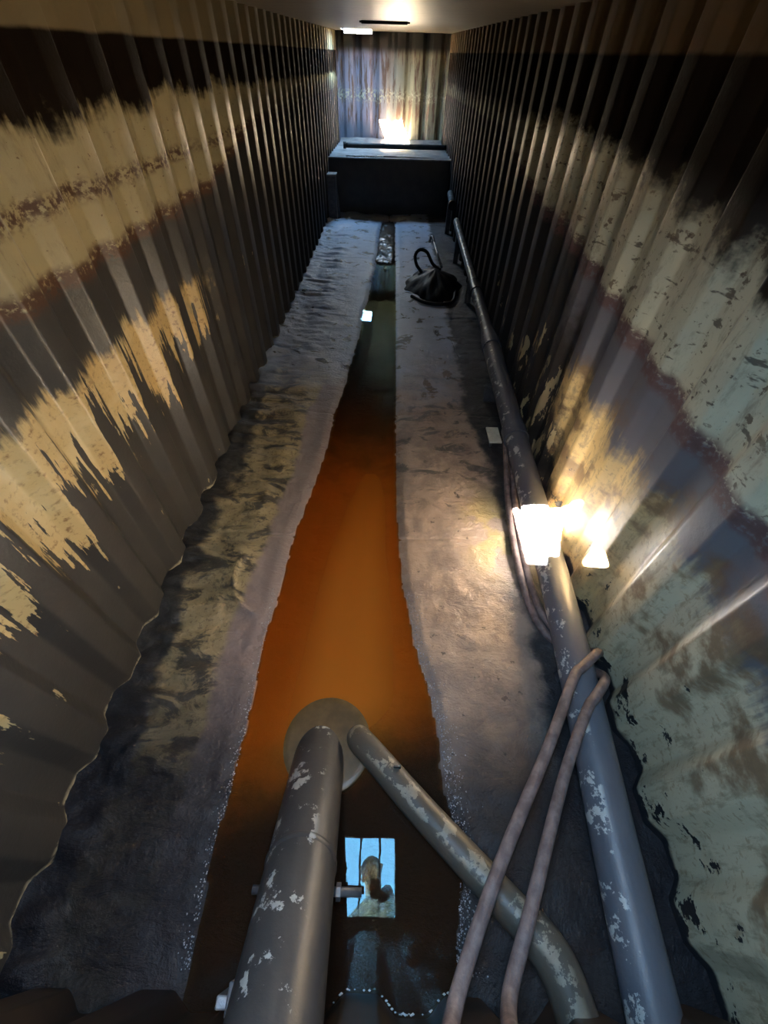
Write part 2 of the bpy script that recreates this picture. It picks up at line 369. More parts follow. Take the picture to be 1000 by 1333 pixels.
M['sludge'] = mat_plain('brown_black_sludge', (0.018, 0.013, 0.010), (0.05, 0.034, 0.024), 0.22, 14, 0, 0.6)
M['tarp'] = mat_plain('black_plastic_sheet', (0.007, 0.007, 0.008), (0.015, 0.015, 0.017), 0.5, 9, 0, 0.5, 0.22)
M['cream'] = mat_plain('cream_bracket_paint', (0.80, 0.76, 0.64), (0.68, 0.63, 0.5), 0.5, 25)
M['steel'] = mat_plain('worn_steel', (0.25, 0.26, 0.28), (0.42, 0.43, 0.45), 0.35, 20, 0.6)
M['darksteel'] = mat_plain('dark_steel', (0.05, 0.052, 0.06), (0.09, 0.092, 0.10), 0.4, 16)
M['olive'] = mat_plain('olive_sump_paint', (0.085, 0.055, 0.024), (0.14, 0.092, 0.040), 0.35, 8, 0, 0.1, 0.3)
M['hatch'] = mat_plain('hatch_white_paint', (0.62, 0.60, 0.55), (0.5, 0.48, 0.43), 0.5, 14)
M['bar'] = mat_plain('hatch_bar_paint', (0.03, 0.03, 0.035), (0.06, 0.06, 0.065), 0.5, 14)
M['froth'] = mat_plain('dried_white_crust', (0.60, 0.60, 0.58), (0.45, 0.44, 0.40), 0.35, 40)

# ---------------------------------------------------------------- mesh helpers
def tag(o, label=None, cat=None, group=None, kind=None):
    if label: o['label'] = label
    if cat: o['category'] = cat
    if group: o['group'] = group
    if kind: o['kind'] = kind
    return o
def base(name, loc, label, cat, group=None, kind=None):
    o = bpy.data.objects.new(name, None); COL.objects.link(o); o.location = loc; o.empty_display_size = 0.1
    return tag(o, label, cat, group, kind)
def wloc(o):
    v = Vector((0, 0, 0))
    while o is not None: v += o.location; o = o.parent
    return v
def obj(name, vf, mat, parent=None, smooth=False):
    """one mesh object from world-space vertices; parents carry only a translation"""
    v, f = vf
    me = bpy.data.meshes.new(name)
    off = wloc(parent) if parent is not None else Vector((0, 0, 0))
    me.from_pydata([(a[0] - off.x, a[1] - off.y, a[2] - off.z) for a in v], [], f)
    me.update()
    if smooth: me.polygons.foreach_set('use_smooth', [True] * len(me.polygons))
    me.materials.append(mat)
    o = bpy.data.objects.new(name, me); COL.objects.link(o)
    if parent is not None: o.parent = parent
    return o
def join(*vfs):
    V, F = [], []
    for v, f in vfs:
        k = len(V); V += list(v); F += [tuple(i + k for i in q) for q in f]
    return V, F
def box(x0, x1, y0, y1, z0, z1, bev=0.0, rot=None):
    if bev <= 0:
        v = [(x, y, z) for x in (x0, x1) for y in (y0, y1) for z in (z0, z1)]
        f = [(0, 1, 3, 2), (4, 6, 7, 5), (0, 4, 5, 1), (2, 3, 7, 6), (0, 2, 6, 4), (1, 5, 7, 3)]
    else:
        import bmesh
        bm = bmesh.new(); bmesh.ops.create_cube(bm, size=1.0)
        for q in bm.verts: q.co = Vector(((x0 + x1) / 2 + q.co.x * (x1 - x0), (y0 + y1) / 2 + q.co.y * (y1 - y0), (z0 + z1) / 2 + q.co.z * (z1 - z0)))
        bmesh.ops.bevel(bm, geom=list(bm.edges), offset=bev, segments=2, affect='EDGES', profile=0.5)
        bm.verts.index_update()
        v = [tuple(q.co) for q in bm.verts]; f = [tuple(q.index for q in p.verts) for p in bm.faces]; bm.free()
    if rot is not None:
        mtx, piv = rot; piv = Vector(piv)
        v = [tuple(mtx @ (Vector(a) - piv) + piv) for a in v]
    return v, f
def spline(pts, sub=8):
    P = [Vector(p) for p in pts]; P = [2 * P[0] - P[1]] + P + [2 * P[-1] - P[-2]]
    out = []
    for i in range(1, len(P) - 2):
        a, b, c, d = P[i - 1:i + 3]
        for k in range(sub):
            t = k / sub
            out.append(0.5 * ((2 * b) + (c - a) * t + (2 * a - 5 * b + 4 * c - d) * t * t + (3 * b - a - 3 * c + d) * t ** 3))
    out.append(P[-2]); return out
def tube(path, rad, n=18, caps=True, wob=0.0):
    P = [Vector(p) for p in path]; N = len(P)
    rr = list(rad) if isinstance(rad, (list, tuple)) else [rad] * N
    V, F = [], []
    up = None
    for i in range(N):
        t = (P[min(i + 1, N - 1)] - P[max(i - 1, 0)]).normalized()
        if up is None:
            up = Vector((0, 0, 1)) if abs(t.z) < 0.9 else Vector((1, 0, 0))
        s = t.cross(up).normalized(); up = s.cross(t).normalized()
        for k in range(n):
            a = 2 * math.pi * k / n; r = rr[i] * (1 + wob * math.sin(3 * a + i * 0.7))
            V.append(tuple(P[i] + s * (math.cos(a) * r) + up * (math.sin(a) * r)))
    for i in range(N - 1):
        for k in range(n):
            k2 = (k + 1) % n
            F.append((i * n + k, i * n + k2, (i + 1) * n + k2, (i + 1) * n + k))
    if caps:
        F.append(tuple(range(n - 1, -1, -1))); F.append(tuple((N - 1) * n + k for k in range(n)))
    return V, F
def hollow(p0, p1, r, wall, n=28):
    """a pipe length with an open bore at p0"""
    a = tube([p0, p1], r, n, caps=False); b = tube([p0, p1], r - wall, n, caps=False)
    V = a[0] + b[0]; F = list(a[1]) + [tuple(reversed([i + len(a[0]) for i in q])) for q in b[1]]
    off = len(a[0])
    for k in range(n):
        k2 = (k + 1) % n
        F.append((k, off + k, off + k2, k2)); F.append((n + k2, off + n + k2, off + n + k, n + k))
    return V, F
def autosmooth(o, ang=40):
    o.data.polygons.foreach_set('use_smooth', [True] * len(o.data.polygons))
    try: o.data.set_sharp_from_angle(angle=R(ang))
    except Exception: pass
    return o
# value noise on arrays
_rng = np.random.RandomState(11); _T = _rng.rand(256, 256)
def vnoise(x, y):
    xi = np.floor(x).astype(int); yi = np.floor(y).astype(int); fx = x - xi; fy = y - yi
    fx = fx * fx * (3 - 2 * fx); fy = fy * fy * (3 - 2 * fy)
    t = lambda a, b: _T[a % 256, b % 256]
    return (t(xi, yi) * (1 - fx) + t(xi + 1, yi) * fx) * (1 - fy) + (t(xi, yi + 1) * (1 - fx) + t(xi + 1, yi + 1) * fx) * fy - 0.5
def fnoise(x, y, o=4):
    r = 0; a = 1.0
    for i in range(o): r = r + a * vnoise(x * 2 ** i + 17.3 * i, y * 2 ** i + 5.1 * i); a *= 0.5
    return r

# ---------------------------------------------------------------- corrugated walls
def corrugation(u0, u1, phase, inner, outer, pitch=PITCH, flat_in=0.115, flat_out=0.105):
    """list of (u, d): flats joined by slopes, corners rounded by an extra point"""
    sl = (pitch - flat_in - flat_out) / 2
    ks = []
    k = math.floor((u0 - phase) / pitch) - 1
    while True:
        s = phase + k * pitch
        ks += [(s, inner), (s + sl, outer), (s + sl + flat_out, outer), (s + 2 * sl + flat_out, inner)]
        if s > u1 + pitch: break
        k += 1
    pts = []
    for i in range(1, len(ks) - 1):
        a, b, c = (np.array(q) for q in ks[i - 1:i + 2])
        d1 = (a - b) / np.linalg.norm(a - b); d2 = (c - b) / np.linalg.norm(c - b); r = 0.011
        p0, p2 = b + d1 * r, b + d2 * r
        for t in (0, 0.33, 0.67, 1.0): pts.append(tuple((1 - t) ** 2 * p0 + 2 * t * (1 - t) * b + t * t * p2))
    pts = [q for q in pts if u0 < q[0] < u1]
    return [(u0, pts[0][1])] + pts + [(u1, pts[-1][1])]
def sheet(profile, z0, z1, axis, thick, rows=2):
    """extrude a profile vertically; axis 'y' -> (d,u), axis 'x' -> (u,d); thick is signed, away from the room"""
    n = len(profile); V, F = [], []
    for side in (0, thick):
        for r in range(rows):
            for u, d in profile:
                z = z0 + (roof_z(u if axis == 'y' else d) + 0.008 - z0) * r / (rows - 1)
                V.append((d + side, u, z) if axis == 'y' else (u, d + side, z))
    for s in (0, 1):
        o = s * n * rows
        for r in range(rows - 1):
            for i in range(n - 1):
                q = (o + r * n + i, o + r * n + i + 1, o + (r + 1) * n + i + 1, o + (r + 1) * n + i)
                F.append(q if s == 0 else q[::-1])
    o = n * rows
    for i in range(n - 1):
        F.append((i, o + i, o + i + 1, i + 1)); t = (rows - 1) * n
        F.append((t + i, t + i + 1, o + t + i + 1, o + t + i))
    for e in (0, n - 1):
        F.append((e, n * (rows - 1) + e, o + n * (rows - 1) + e, o + e))
    return V, F
def structure(name, vf, mat, label, cat='wall', smooth=True):
    o = obj(name, vf, mat); tag(o, label, cat, kind='structure')
    return autosmooth(o, 30) if smooth else o
TOP = 2.66
structure('wall_left', sheet(corrugation(-0.45, 12.75, 3.544, -1.215, -1.265), -0.12, TOP, 'y', -0.02), M['wl'],
          'corrugated steel wall on the left, tan paint peeling above a dark oil line')
structure('wall_right', sheet(corrugation(-0.45, 12.75, 3.369, 1.105, 1.155), -0.12, TOP, 'y', 0.02), M['wr'],
          'corrugated steel wall on the right, pale paint with black tar and rust')
structure('wall_back', sheet(corrugation(-1.33, 1.23, -0.893, 12.55, 12.63, 0.363, 0.17, 0.07), -0.12, TOP + 0.02, 'x', 0.02), M['we'],
          'rusty corrugated steel wall at the far end of the tank')
structure('wall_front', sheet(corrugation(-1.33, 1.23, 0.03, -0.285, -0.335), -0.12, TOP, 'x', -0.02), M['wf'],
          'dark corrugated steel wall under the camera at the near end')

# ---------------------------------------------------------------- roof sheet with two openings
def roof():
    xs = sorted({-1.34, 1.24, *HATCH_NEAR[:2], *HATCH_FAR[:2]}); ys = sorted({-2.2, 13.0, *HATCH_NEAR[2:], *HATCH_FAR[2:], 2.0, 4.0, 6.0, 8.0})
    def hole(x, y): return any(h[0] < x < h[1] and h[2] < y < h[3] for h in (HATCH_NEAR, HATCH_FAR))
    nx, ny = len(xs), len(ys); T = 0.02
    V = [(x, y, roof_z(y) + t) for t in (0, T) for y in ys for x in xs]; F = []
    solid = [[not hole((xs[i] + xs[i + 1]) / 2, (ys[j] + ys[j + 1]) / 2) for i in range(nx - 1)] for j in range(ny - 1)]
    ix = lambda t, j, i: t * nx * ny + j * nx + i
    for j in range(ny - 1):
        for i in range(nx - 1):
            if not solid[j][i]: continue
            F.append((ix(0, j, i), ix(0, j + 1, i), ix(0, j + 1, i + 1), ix(0, j, i + 1)))
            F.append((ix(1, j, i), ix(1, j, i + 1), ix(1, j + 1, i + 1), ix(1, j + 1, i)))
            for dj, di, a, b in ((-1, 0, (j, i), (j, i + 1)), (1, 0, (j + 1, i + 1), (j + 1, i)), (0, -1, (j + 1, i), (j, i)), (0, 1, (j, i + 1), (j + 1, i + 1))):
                jj, ii = j + dj, i + di
                if not (0 <= jj < ny - 1 and 0 <= ii < nx - 1) or not solid[jj][ii]:
                    F.append((ix(0, *a), ix(0, *b), ix(1, *b), ix(1, *a)))
    return V, F
structure('ceiling', roof(), M['ceil'], 'faded tan steel roof sheet of the tank with two hatch openings', 'ceiling', False)

# ---------------------------------------------------------------- floor plates with a shallow water channel
SH = np.array([  # y, left shore x, right shore x
    (-0.60, -0.60, 0.30), (-0.30, -0.61, 0.29), (-0.17, -0.62, 0.30), (0.06, -0.635, 0.345), (0.24, -0.612, 0.306), (0.53, -0.605, 0.288), (0.94, -0.612, 0.190), (1.32, -0.60, 0.135),
    (1.67, -0.567, 0.099), (2.26, -0.495, 0.088), (3.1, -0.44, 0.088), (4.05, -0.356, 0.088), (5.2, -0.30, 0.09), (6.93, -0.229, 0.088), (9.3, -0.19, 0.088), (9.66, -0.16, 0.07), (9.75, -0.04, -0.02), (10.6, -0.04, -0.04)])
def shore(X, Y):
    l = np.interp(Y, SH[:, 0], SH[:, 1]) + 0.035 * fnoise(Y * 2.3, Y * 0 + 3.3, 4) + 0.012 * vnoise(Y * 30, Y * 0 + 1)
    r = np.interp(Y, SH[:, 0], SH[:, 2]) + 0.018 * fnoise(Y * 2.6, Y * 0 + 9.1, 4) * np.clip(2.2 - Y, 0.35, 1.5) + 0.010 * vnoise(Y * 34, Y * 0 + 7)
    return np.maximum(l - X, X - r)             # >0 outside the water
def floor_h(X, Y):
    s = shore(X, Y)
    out = np.clip(s / 0.07, 0, 1); out = 0.016 * out * out * (3 - 2 * out)
    rough = np.clip((s - 0.10) / 0.2, 0, 1)
    wr = fnoise(X * 2.6 + 0.7 * fnoise(X * 3, Y * 3, 2), Y * 8.0, 4)
    leftk = np.clip((-X - 0.62) / 0.2, 0, 1)
    h = out + rough * (0.012 + 0.018 * fnoise(X * 4, Y * 4, 4) + leftk * 0.055 * np.abs(wr) + (1 - leftk) * 0.010 * np.abs(wr))
    fine = 0.004 * fnoise(X * 22, Y * 22, 2) * np.clip(s / 0.05, 0, 1)
    # silt heaped against the left wall
    foot = np.clip((-X - 1.05) / 0.18, 0, 1); h = h + 0.035 * foot * (0.6 + fnoise(X * 5, Y * 5, 2))
    # a torn, turned-up edge in the crust
    d = np.hypot(X + 0.60, Y - 1.33) ; arc = np.exp(-((d - 0.27) / 0.012) ** 2) * (X < -0.68) * (Y > 1.08) * (Y < 1.46)
    h = h + 0.03 * arc
    dep = np.clip(-s / 0.12, 0, 1); h = np.where(s < 0, -0.004 - 0.06 * dep, h + 0.002)
    return np.where(s < 0, h, np.maximum(h + fine, 0.0015)), s
fl = base('floor', (0, 0, 0), 'steel tank floor under grey silt, crust and sludge', 'floor', kind='structure')
obj('leak_blocker', box(-1.36, 1.26, -0.65, 12.85, -0.16, -0.10), M['black'], fl)  # unseen sheet added to stop sky light leaking through the plate seams
YS = [-0.6, 1.66, 3.06, 5.1, 7.3, 10.25]
for a, b in zip(YS[:-1], YS[1:]):
    step = 0.014 if b < 3.2 else 0.022
    ny = int((b - a) / step); nx = int(2.56 / step)
    gx = np.linspace(-1.33, 1.23, nx); gy = np.linspace(a, b, ny)
    X, Y = np.meshgrid(gx, gy); H, S = floor_h(X, Y)
    e = np.minimum(Y - a, b - Y); H = H - np.where(S > 0, 0.006 * np.exp(-(e / 0.006) ** 2), 0)
    V = np.stack([X, Y, H], -1).reshape(-1, 3)
    i = np.arange((ny - 1) * nx).reshape(ny - 1, nx)[:, :-1].reshape(-1)
    Fq = np.stack([i, i + 1, i + nx + 1, i + nx], -1)
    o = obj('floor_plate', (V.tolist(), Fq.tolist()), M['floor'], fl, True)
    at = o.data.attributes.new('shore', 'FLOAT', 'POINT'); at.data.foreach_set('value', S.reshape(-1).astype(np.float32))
# water surface follows the shore, tucked a little under the banks
yy = np.concatenate([np.arange(-0.6, 3.2, 0.03), np.arange(3.2, 7.35, 0.06)]); V = []; F = []
for k, y in enumerate(yy):
    l = float(np.interp(y, SH[:, 0], SH[:, 1])) - 0.06; r = float(np.interp(y, SH[:, 0], SH[:, 2])) + 0.06
    for t in range(13): V.append((l + (r - l) * t / 12, float(y), 0.0))
for k in range(len(yy) - 1):
    for t in range(12): F.append((k * 13 + t, k * 13 + t + 1, (k + 1) * 13 + t + 1, (k + 1) * 13 + t))
o = obj('standing_water', (V, F), M['water'], None, True)
tag(o, 'rust-orange standing water lying along the middle of the tank floor', 'water', kind='stuff')
# sludge that fills the far end of the channel
gx = np.linspace(-0.27, 0.13, 40); gy = np.linspace(7.0, 9.78, 150); X, Y = np.meshgrid(gx, gy); S = shore(X, Y)
H = np.where(S < 0.004, -0.012 + 0.02 * np.clip(-S / 0.05, 0, 1) + 0.022 * fnoise(X * 14, Y * 9, 3), -0.05)
H = H - 0.08 * np.clip((7.25 - Y) / 0.2, 0, 1)
V = np.stack([X, Y, H], -1).reshape(-1, 3); i = np.arange(149 * 40).reshape(149, 40)[:, :-1].reshape(-1)
o = obj('sludge_deposit', (V.tolist(), np.stack([i, i + 1, i + 41, i + 40], -1).tolist()), M['sludge'], None, True)
tag(o, 'dark brown sludge filling the far end of the water channel', 'sludge', kind='stuff')

# ---------------------------------------------------------------- platform at the far end
pf = base('end_platform', (0, 10.2, 0), 'black steel step box below the rusty far wall, silt on top', 'platform')
obj('front_plate', box(-1.268, 1.158, 10.2, 10.22, -0.05, 0.885, 0.004), M['black'], pf)
obj('top_plate', box(-1.268, 1.158, 10.17, 12.56, 0.885, 0.905, 0.004), M['silt'], pf)
gx = np.linspace(-1.2, 1.09, 60); gy = np.linspace(10.30, 12.54, 60); X, Y = np.meshgrid(gx, gy)
H = 0.907 + 0.03 * np.clip(fnoise(X * 2, Y * 3, 4) + 0.25, 0, 1) + 0.06 * np.clip((Y - 12.2) / 0.35, 0, 1) ** 2
V = np.stack([X, Y, H], -1).reshape(-1, 3); i = np.arange(59 * 60).reshape(59, 60)[:, :-1].reshape(-1)
o = obj('silt_layer', (V.tolist(), np.stack([i, i + 1, i + 61, i + 60], -1).tolist()), M['silt'], pf, True); o['kind'] = 'stuff'
rng = random.Random(3); bits = []
for k in range(46):
    x = rng.uniform(-0.9, -0.18); y = 10.2 + rng.uniform(0.02, 0.10); s = rng.uniform(0.012, 0.032)
    bits.append(box(x, x + s * 1.6, y, y + s, 0.905, 0.905 + s * 0.8, 0, (Matrix.Rotation(rng.uniform(0, 3), 3, 'Z'), (x, y, 0.9))))
o = obj('white_crust', join(*bits), M['froth'], pf); o['kind'] = 'stuff'
b_ = base('platform_pipe', (0.05, 11.1, 0.93), 'thin black pipe lying across the far platform', 'pipe')
obj('tube', tube(spline([(-0.98, 11.08, 0.985), (-0.3, 11.1, 0.985), (0.5, 11.12, 0.985), (1.09, 11.14, 0.985)]), 0.042, 14), M['tarp'], b_, True)
obj('end_fitting', tube([(-1.015, 11.08, 0.985), (-0.96, 11.08, 0.985)], 0.055, 14), M['tarp'], b_, True)
po = base('wall_post', (-1.13, 9.7, 0), 'short dark steel post against the left wall by the platform', 'post')
obj('web', box(-1.215, -1.06, 9.62, 9.85, -0.02, 0.70, 0.006), M['darksteel'], po)
obj('cap_plate', box(-1.215, -1.045, 9.60, 9.87, 0.70, 0.725, 0.004), M['silt'], po)
obj('gusset', ([(-1.06, 9.72, 0.70), (-1.06, 9.74, 0.70), (-1.0, 9.72, 0.02), (-1.0, 9.74, 0.02), (-1.06, 9.72, 0.02), (-1.06, 9.74, 0.02)],
               [(0, 2, 4), (1, 5, 3), (0, 1, 3, 2), (2, 3, 5, 4), (0, 4, 5, 1)]), M['darksteel'], po)

# ---------------------------------------------------------------- pipe along the right wall
wp = base('wall_pipe', (0.95, 1.5, 0), 'long slate-grey pipe with flaking white paint along the right wall', 'pipe')
PA = [(0.872, -0.42, 0.148), (0.880, -0.262, 0.150), (0.905, 0.12, 0.155), (0.938, 0.55, 0.16), (0.975, 1.18, 0.17), (0.995, 2.0, 0.185), (1.005, 2.75, 0.215), (1.015, 3.9, 0.275)]
pa = spline(PA, 6)
autosmooth(obj('main_length', tube(pa, 0.083, 30), M['slate'], wp))
PB = [(1.015, 3.9, 0.275), (1.02, 4.4, 0.30), (1.022, 5.2, 0.335)]
autosmooth(obj('reducer', tube([(1.014, 3.84, 0.271), (1.0155, 3.95, 0.278), (1.018, 4.2, 0.29)], [0.092, 0.088, 0.062], 26), M['slate'], wp))
autosmooth(obj('middle_length', tube(spline(PB), 0.060, 24), M['slate'], wp))
autosmooth(obj('coupling', tube([(1.0218, 5.12, 0.331), (1.0224, 5.36, 0.342)], 0.07, 24), M['black'], wp))
autosmooth(obj('far_length', tube([(1.0222, 5.3, 0.34), (1.026, 7.7, 0.47)], 0.048, 20), M['thinpipe'], wp))
autosmooth(obj('clamp', tube([(1.0, 2.50, 0.2055), (1.0005, 2.62, 0.21)], 0.094, 28), M['slate'], wp))
def ring(c, d, r0, r1, n=28):
    c = Vector(c); d = Vector(d).normalized()
    return tube([c - d * (r1 - r0) * 0.5, c + d * (r1 - r0) * 0.5], r1, n)
bk = obj('bracket_plate', box(0.835, 0.935, 2.60, 2.80, 0.085, 0.10, 0.003), M['cream'], wp)
obj('bracket_leg', box(0.85, 0.865, 2.62, 2.78, 0.0, 0.087, 0.002), M['darksteel'], wp)
for k, y in enumerate((0.75, 3.3)):
    obj('saddle', box(0.90, 1.05, y, y + 0.05, -0.01, 0.10 + (0.08 if k else 0), 0.004), M['darksteel'], wp)
for yy_ in (5.6, 7.2):
    obj('saddle', box(0.99, 1.06, yy_, yy_ + 0.05, -0.01, 0.295 + 0.0545 * (yy_ - 5.3), 0.004), M['darksteel'], wp)
sb = base('pipe_stub', (1.03, 8.9, 0), 'short bright pipe end standing beyond the long wall pipe', 'pipe')
autosmooth(obj('tube', tube([(1.03, 8.55, 0.535), (1.045, 9.15, 0.575)], 0.05, 20), M['thinpipe'], sb))
obj('stand', box(0.99, 1.07, 8.8, 8.86, -0.01, 0.51, 0.004), M['darksteel'], sb)
obj('flange', tube([(1.028, 8.46, 0.529), (1.03, 8.56, 0.5355)], 0.07, 20), M['black'], sb)

# ---------------------------------------------------------------- hoses wrapped round the wall pipe
HA = [(0.99, 2.75, 0.08), (0.93, 2.35, 0.07), (0.872, 1.97, 0.07), (0.845, 1.62, 0.06), (0.845, 1.23, 0.05), (0.90, 1.02, 0.04), (0.985, 0.94, 0.045),
      (1.058, 0.885, 0.10), (1.065, 0.84, 0.20), (1.015, 0.80, 0.272), (0.93, 0.735, 0.285), (0.862, 0.675, 0.30), (0.675, 0.402, 0.33), (0.40, 0.035, 0.40), (0.212, -0.245, 0.505), (0.20, -0.255, 0.80), (0.34, -0.225, 1.3), (0.45, -0.225, 1.8), (0.46, -0.28, 1.88)]
HB = [(1.0, 2.5, 0.04), (0.955, 2.2, 0.06), (0.915, 1.95, 0.07), (0.888, 1.55, 0.05), (0.898, 1.2, 0.04), (0.95, 1.05, 0.035), (1.02, 0.90, 0.04),
      (1.062, 0.80, 0.09), (1.06, 0.73, 0.19), (1.01, 0.67, 0.265), (0.94, 0.60, 0.277), (0.885, 0.545, 0.285), (0.714, 0.304, 0.31), (0.48, -0.068, 0.38), (0.362, -0.245, 0.46), (0.34, -0.255, 0.8), (0.45, -0.225, 1.3), (0.55, -0.225, 1.8), (0.56, -0.28, 1.88)]
for pts, lab in ((HA, 'brown rubber hose crossing nearer the water, wrapped over the wall pipe'), (HB, 'brown rubber hose crossing nearer the right wall, wrapped over the wall pipe')):
    o = obj('rubber_hose', tube(spline(pts, 8), 0.0215, 14), M['hose'], None, True)
    tag(o, lab, 'hose', 'hoses wrapped round the wall pipe')

# ---------------------------------------------------------------- large suction pipe in the sump
sp_ = base('suction_pipe', (-0.25, 0.3, 0), 'large grey pipe slanting down into the orange water', 'pipe')
A = Vector((-0.262, 0.46, -0.085)); B = Vector((-0.208, -0.406, 0.76)); D = (B - A).normalized()
autosmooth(obj('tube', hollow(A, B, 0.114, 0.008, 40), M['bigpipe'], sp_))
c0 = A.lerp(B, 0.50)
autosmooth(obj('weld_ring', tube([c0 - D * 0.012, c0 - D * 0.004, c0 + D * 0.004, c0 + D * 0.012], [0.1145, 0.118, 0.118, 0.1145], 40), M['bigpipe'], sp_))
cb = A.lerp(B, 0.488)
obj('cross_rod', tube([(-0.40, cb.y - 0.07, cb.z - 0.09), (-0.035, cb.y - 0.07, cb.z - 0.085)], 0.013, 14), M['darksteel'], sp_, True)
obj('rod_nut', tube([(-0.12, cb.y - 0.07, cb.z - 0.087), (-0.105, cb.y - 0.07, cb.z - 0.087)], 0.024, 6), M['darksteel'], sp_)
pl = obj('bracket_plate', box(-0.350, -0.300, -0.255, -0.195, 0.30, 0.555, 0.004), M['darksteel'], sp_)
obj('bracket_foot', box(-0.405, -0.335, -0.262, -0.235, 0.30, 0.43, 0.004), M['steel'], sp_)

# ---------------------------------------------------------------- small drain pipe with elbow
dp = base('drain_pipe', (0.2, 0.2, 0), 'thinner rust-grey pipe running from the sump to the lower right', 'pipe')
p1 = spline([(-0.085, 0.49, -0.10), (-0.083, 0.488, -0.02), (-0.06, 0.455, 0.035), (-0.01, 0.405, 0.06), (0.18, 0.215, 0.11), (0.394, 0.012, 0.17), (0.53, -0.115, 0.20)], 6)
autosmooth(obj('tube', tube(p1, 0.058, 26), M['smallpipe'], dp))
p2 = spline([(0.52, -0.106, 0.198), (0.565, -0.152, 0.203), (0.60, -0.21, 0.203), (0.625, -0.30, 0.20)], 6)
autosmooth(obj('elbow', tube(p2, 0.064, 26), M['smallpipe'], dp))
obj('weld_tab', box(0.075, 0.105, 0.345, 0.352, 0.12, 0.165, 0.001), M['smallpipe'], dp)

# round sump plate just under the water
V = [(-0.225, 0.46, 0.003)]; F = []
n = 48
for rr_, zz in ((0.17, 0.003), (0.192, 0.004), (0.20, 0.001), (0.20, -0.06)):
    for k in range(n): V.append((-0.225 + rr_ * math.cos(2 * math.pi * k / n), 0.46 + rr_ * math.sin(2 * math.pi * k / n), zz))
for k in range(n): F.append((0, 1 + k, 1 + (k + 1) % n))
for q in range(3):
    for k in range(n): F.append((1 + q * n + k, 1 + (q + 1) * n + k, 1 + (q + 1) * n + (k + 1) % n, 1 + q * n + (k + 1) % n))
o = obj('sump_plate', (V, F), M['olive'], None); autosmooth(o)
tag(o, 'round olive sump plate awash in the water below the large pipe', 'plate')

# ---------------------------------------------------------------- black heap and steel rod on the far right floor
hp = base('tarpaulin_heap', (0.62, 6.2, 0), 'black crumpled plastic heap with hose loops beside the far wall pipe', 'tarpaulin')
nu, nv = 64, 22; V = []; F = []
for j in range(nv + 1):
    t = j / nv
    for k in range(nu):
        a = 2 * math.pi * k / nu; ca, sa = math.cos(a), math.sin(a)
        rx = 0.40 + 0.0 * ca; ry = 0.62
        fold = 1 + (0.06 * math.sin(9 * a + 2.5 * math.sin(2 * a + 1) + 3 * t) + 0.05 * math.sin(4 * a + 1.3) + 0.03 * math.sin(17 * a + 5 * t)) * (1 - t * 0.3)
        rad = (1 - t) ** 0.85 * fold
        h = 0.24 * (t ** 0.75) * (1 + (0.16 * math.sin(3 * a + 4 * t) + 0.10 * math.sin(7 * a - 6 * t)) * (1 - t))
        V.append((0.62 + rx * rad * ca, 6.2 + ry * rad * sa, 0.0 + h))
for j in range(nv):
    for k in range(nu):
        k2 = (k + 1) % nu; F.append((j * nu + k, j * nu + k2, (j + 1) * nu + k2, (j + 1) * nu + k))
F.append(tuple(nv * nu + k for k in range(nu)))
obj('sheet', (V, F), M['tarp'], hp, True)
obj('hose_loop', tube(spline([(0.44, 6.35, 0.16), (0.38, 6.5, 0.2), (0.36, 6.62, 0.28), (0.42, 6.66, 0.34), (0.52, 6.6, 0.33), (0.6, 6.42, 0.24), (0.7, 6.3, 0.2)]), 0.022, 10), M['tarp'], hp, True)
obj('hose_loop', tube(spline([(0.30, 5.75, 0.045), (0.45, 5.56, 0.045), (0.65, 5.50, 0.045), (0.83, 5.60, 0.045), (0.9, 5.95, 0.05)]), 0.022, 10), M['tarp'], hp, True)
rd = base('steel_rod', (0.66, 6.9, 0.2), 'bright steel rod with hooked end leaning out of the black heap', 'rod')
obj('shaft', tube([(0.73, 6.42, 0.20), (0.64, 7.0, 0.36)], 0.016, 10), M['steel'], rd, True)
obj('hook', tube(spline([(0.64, 7.0, 0.36), (0.625, 7.1, 0.39), (0.60, 7.14, 0.38), (0.585, 7.08, 0.34)]), 0.02, 10), M['steel'], rd, True)
# loose bar on the floor by the pipe
o = obj('thin_bar', tube(spline([(0.70, 4.6, 0.03), (0.76, 4.1, 0.025), (0.80, 3.75, 0.025)]), 0.009, 8), M['darksteel'], None, True)
tag(o, 'thin dark rod lying on the floor beside the wall pipe', 'rod')

# ---------------------------------------------------------------- roof hatches
def hatch(h, label, bars):
    x0, x1, y0, y1 = h; zc = roof_z((y0 + y1) / 2)
    b = base('roof_hatch', ((x0 + x1) / 2, (y0 + y1) / 2, zc), label, 'hatch', 'roof hatches')
    t = 0.012; za = zc - 0.004; zb = zc + 0.045
    obj('collar_side', box(x0 - t, x0, y0 - t, y1 + t, za, zb), M['hatch'], b); obj('collar_side', box(x1, x1 + t, y0 - t, y1 + t, za, zb), M['hatch'], b)
    obj('collar_side', box(x0, x1, y0 - t, y0, za, zb), M['hatch'], b); obj('collar_side', box(x0, x1, y1, y1 + t, za, zb), M['hatch'], b)
    for x in bars: obj('guard_bar', tube([(x, y0 - 0.005, zb + 0.008), (x, y1 + 0.005, zb + 0.008)], 0.008, 10), M['bar'], b, True)
    return b
hn = hatch(HATCH_NEAR, 'square roof hatch over the camera with guard bars, open to the sky', (-0.105, 0.055))
hf = hatch(HATCH_FAR, 'square roof hatch at the far end by the left wall', (-0.72,))
yl = HATCH_FAR[3]; zl = roof_z(yl)
obj('drip_lip', box(HATCH_FAR[0] + 0.02, HATCH_FAR[0] + 0.23, yl - 0.002, yl + 0.008, zl - 0.05, zl), M['hatch'], hf)
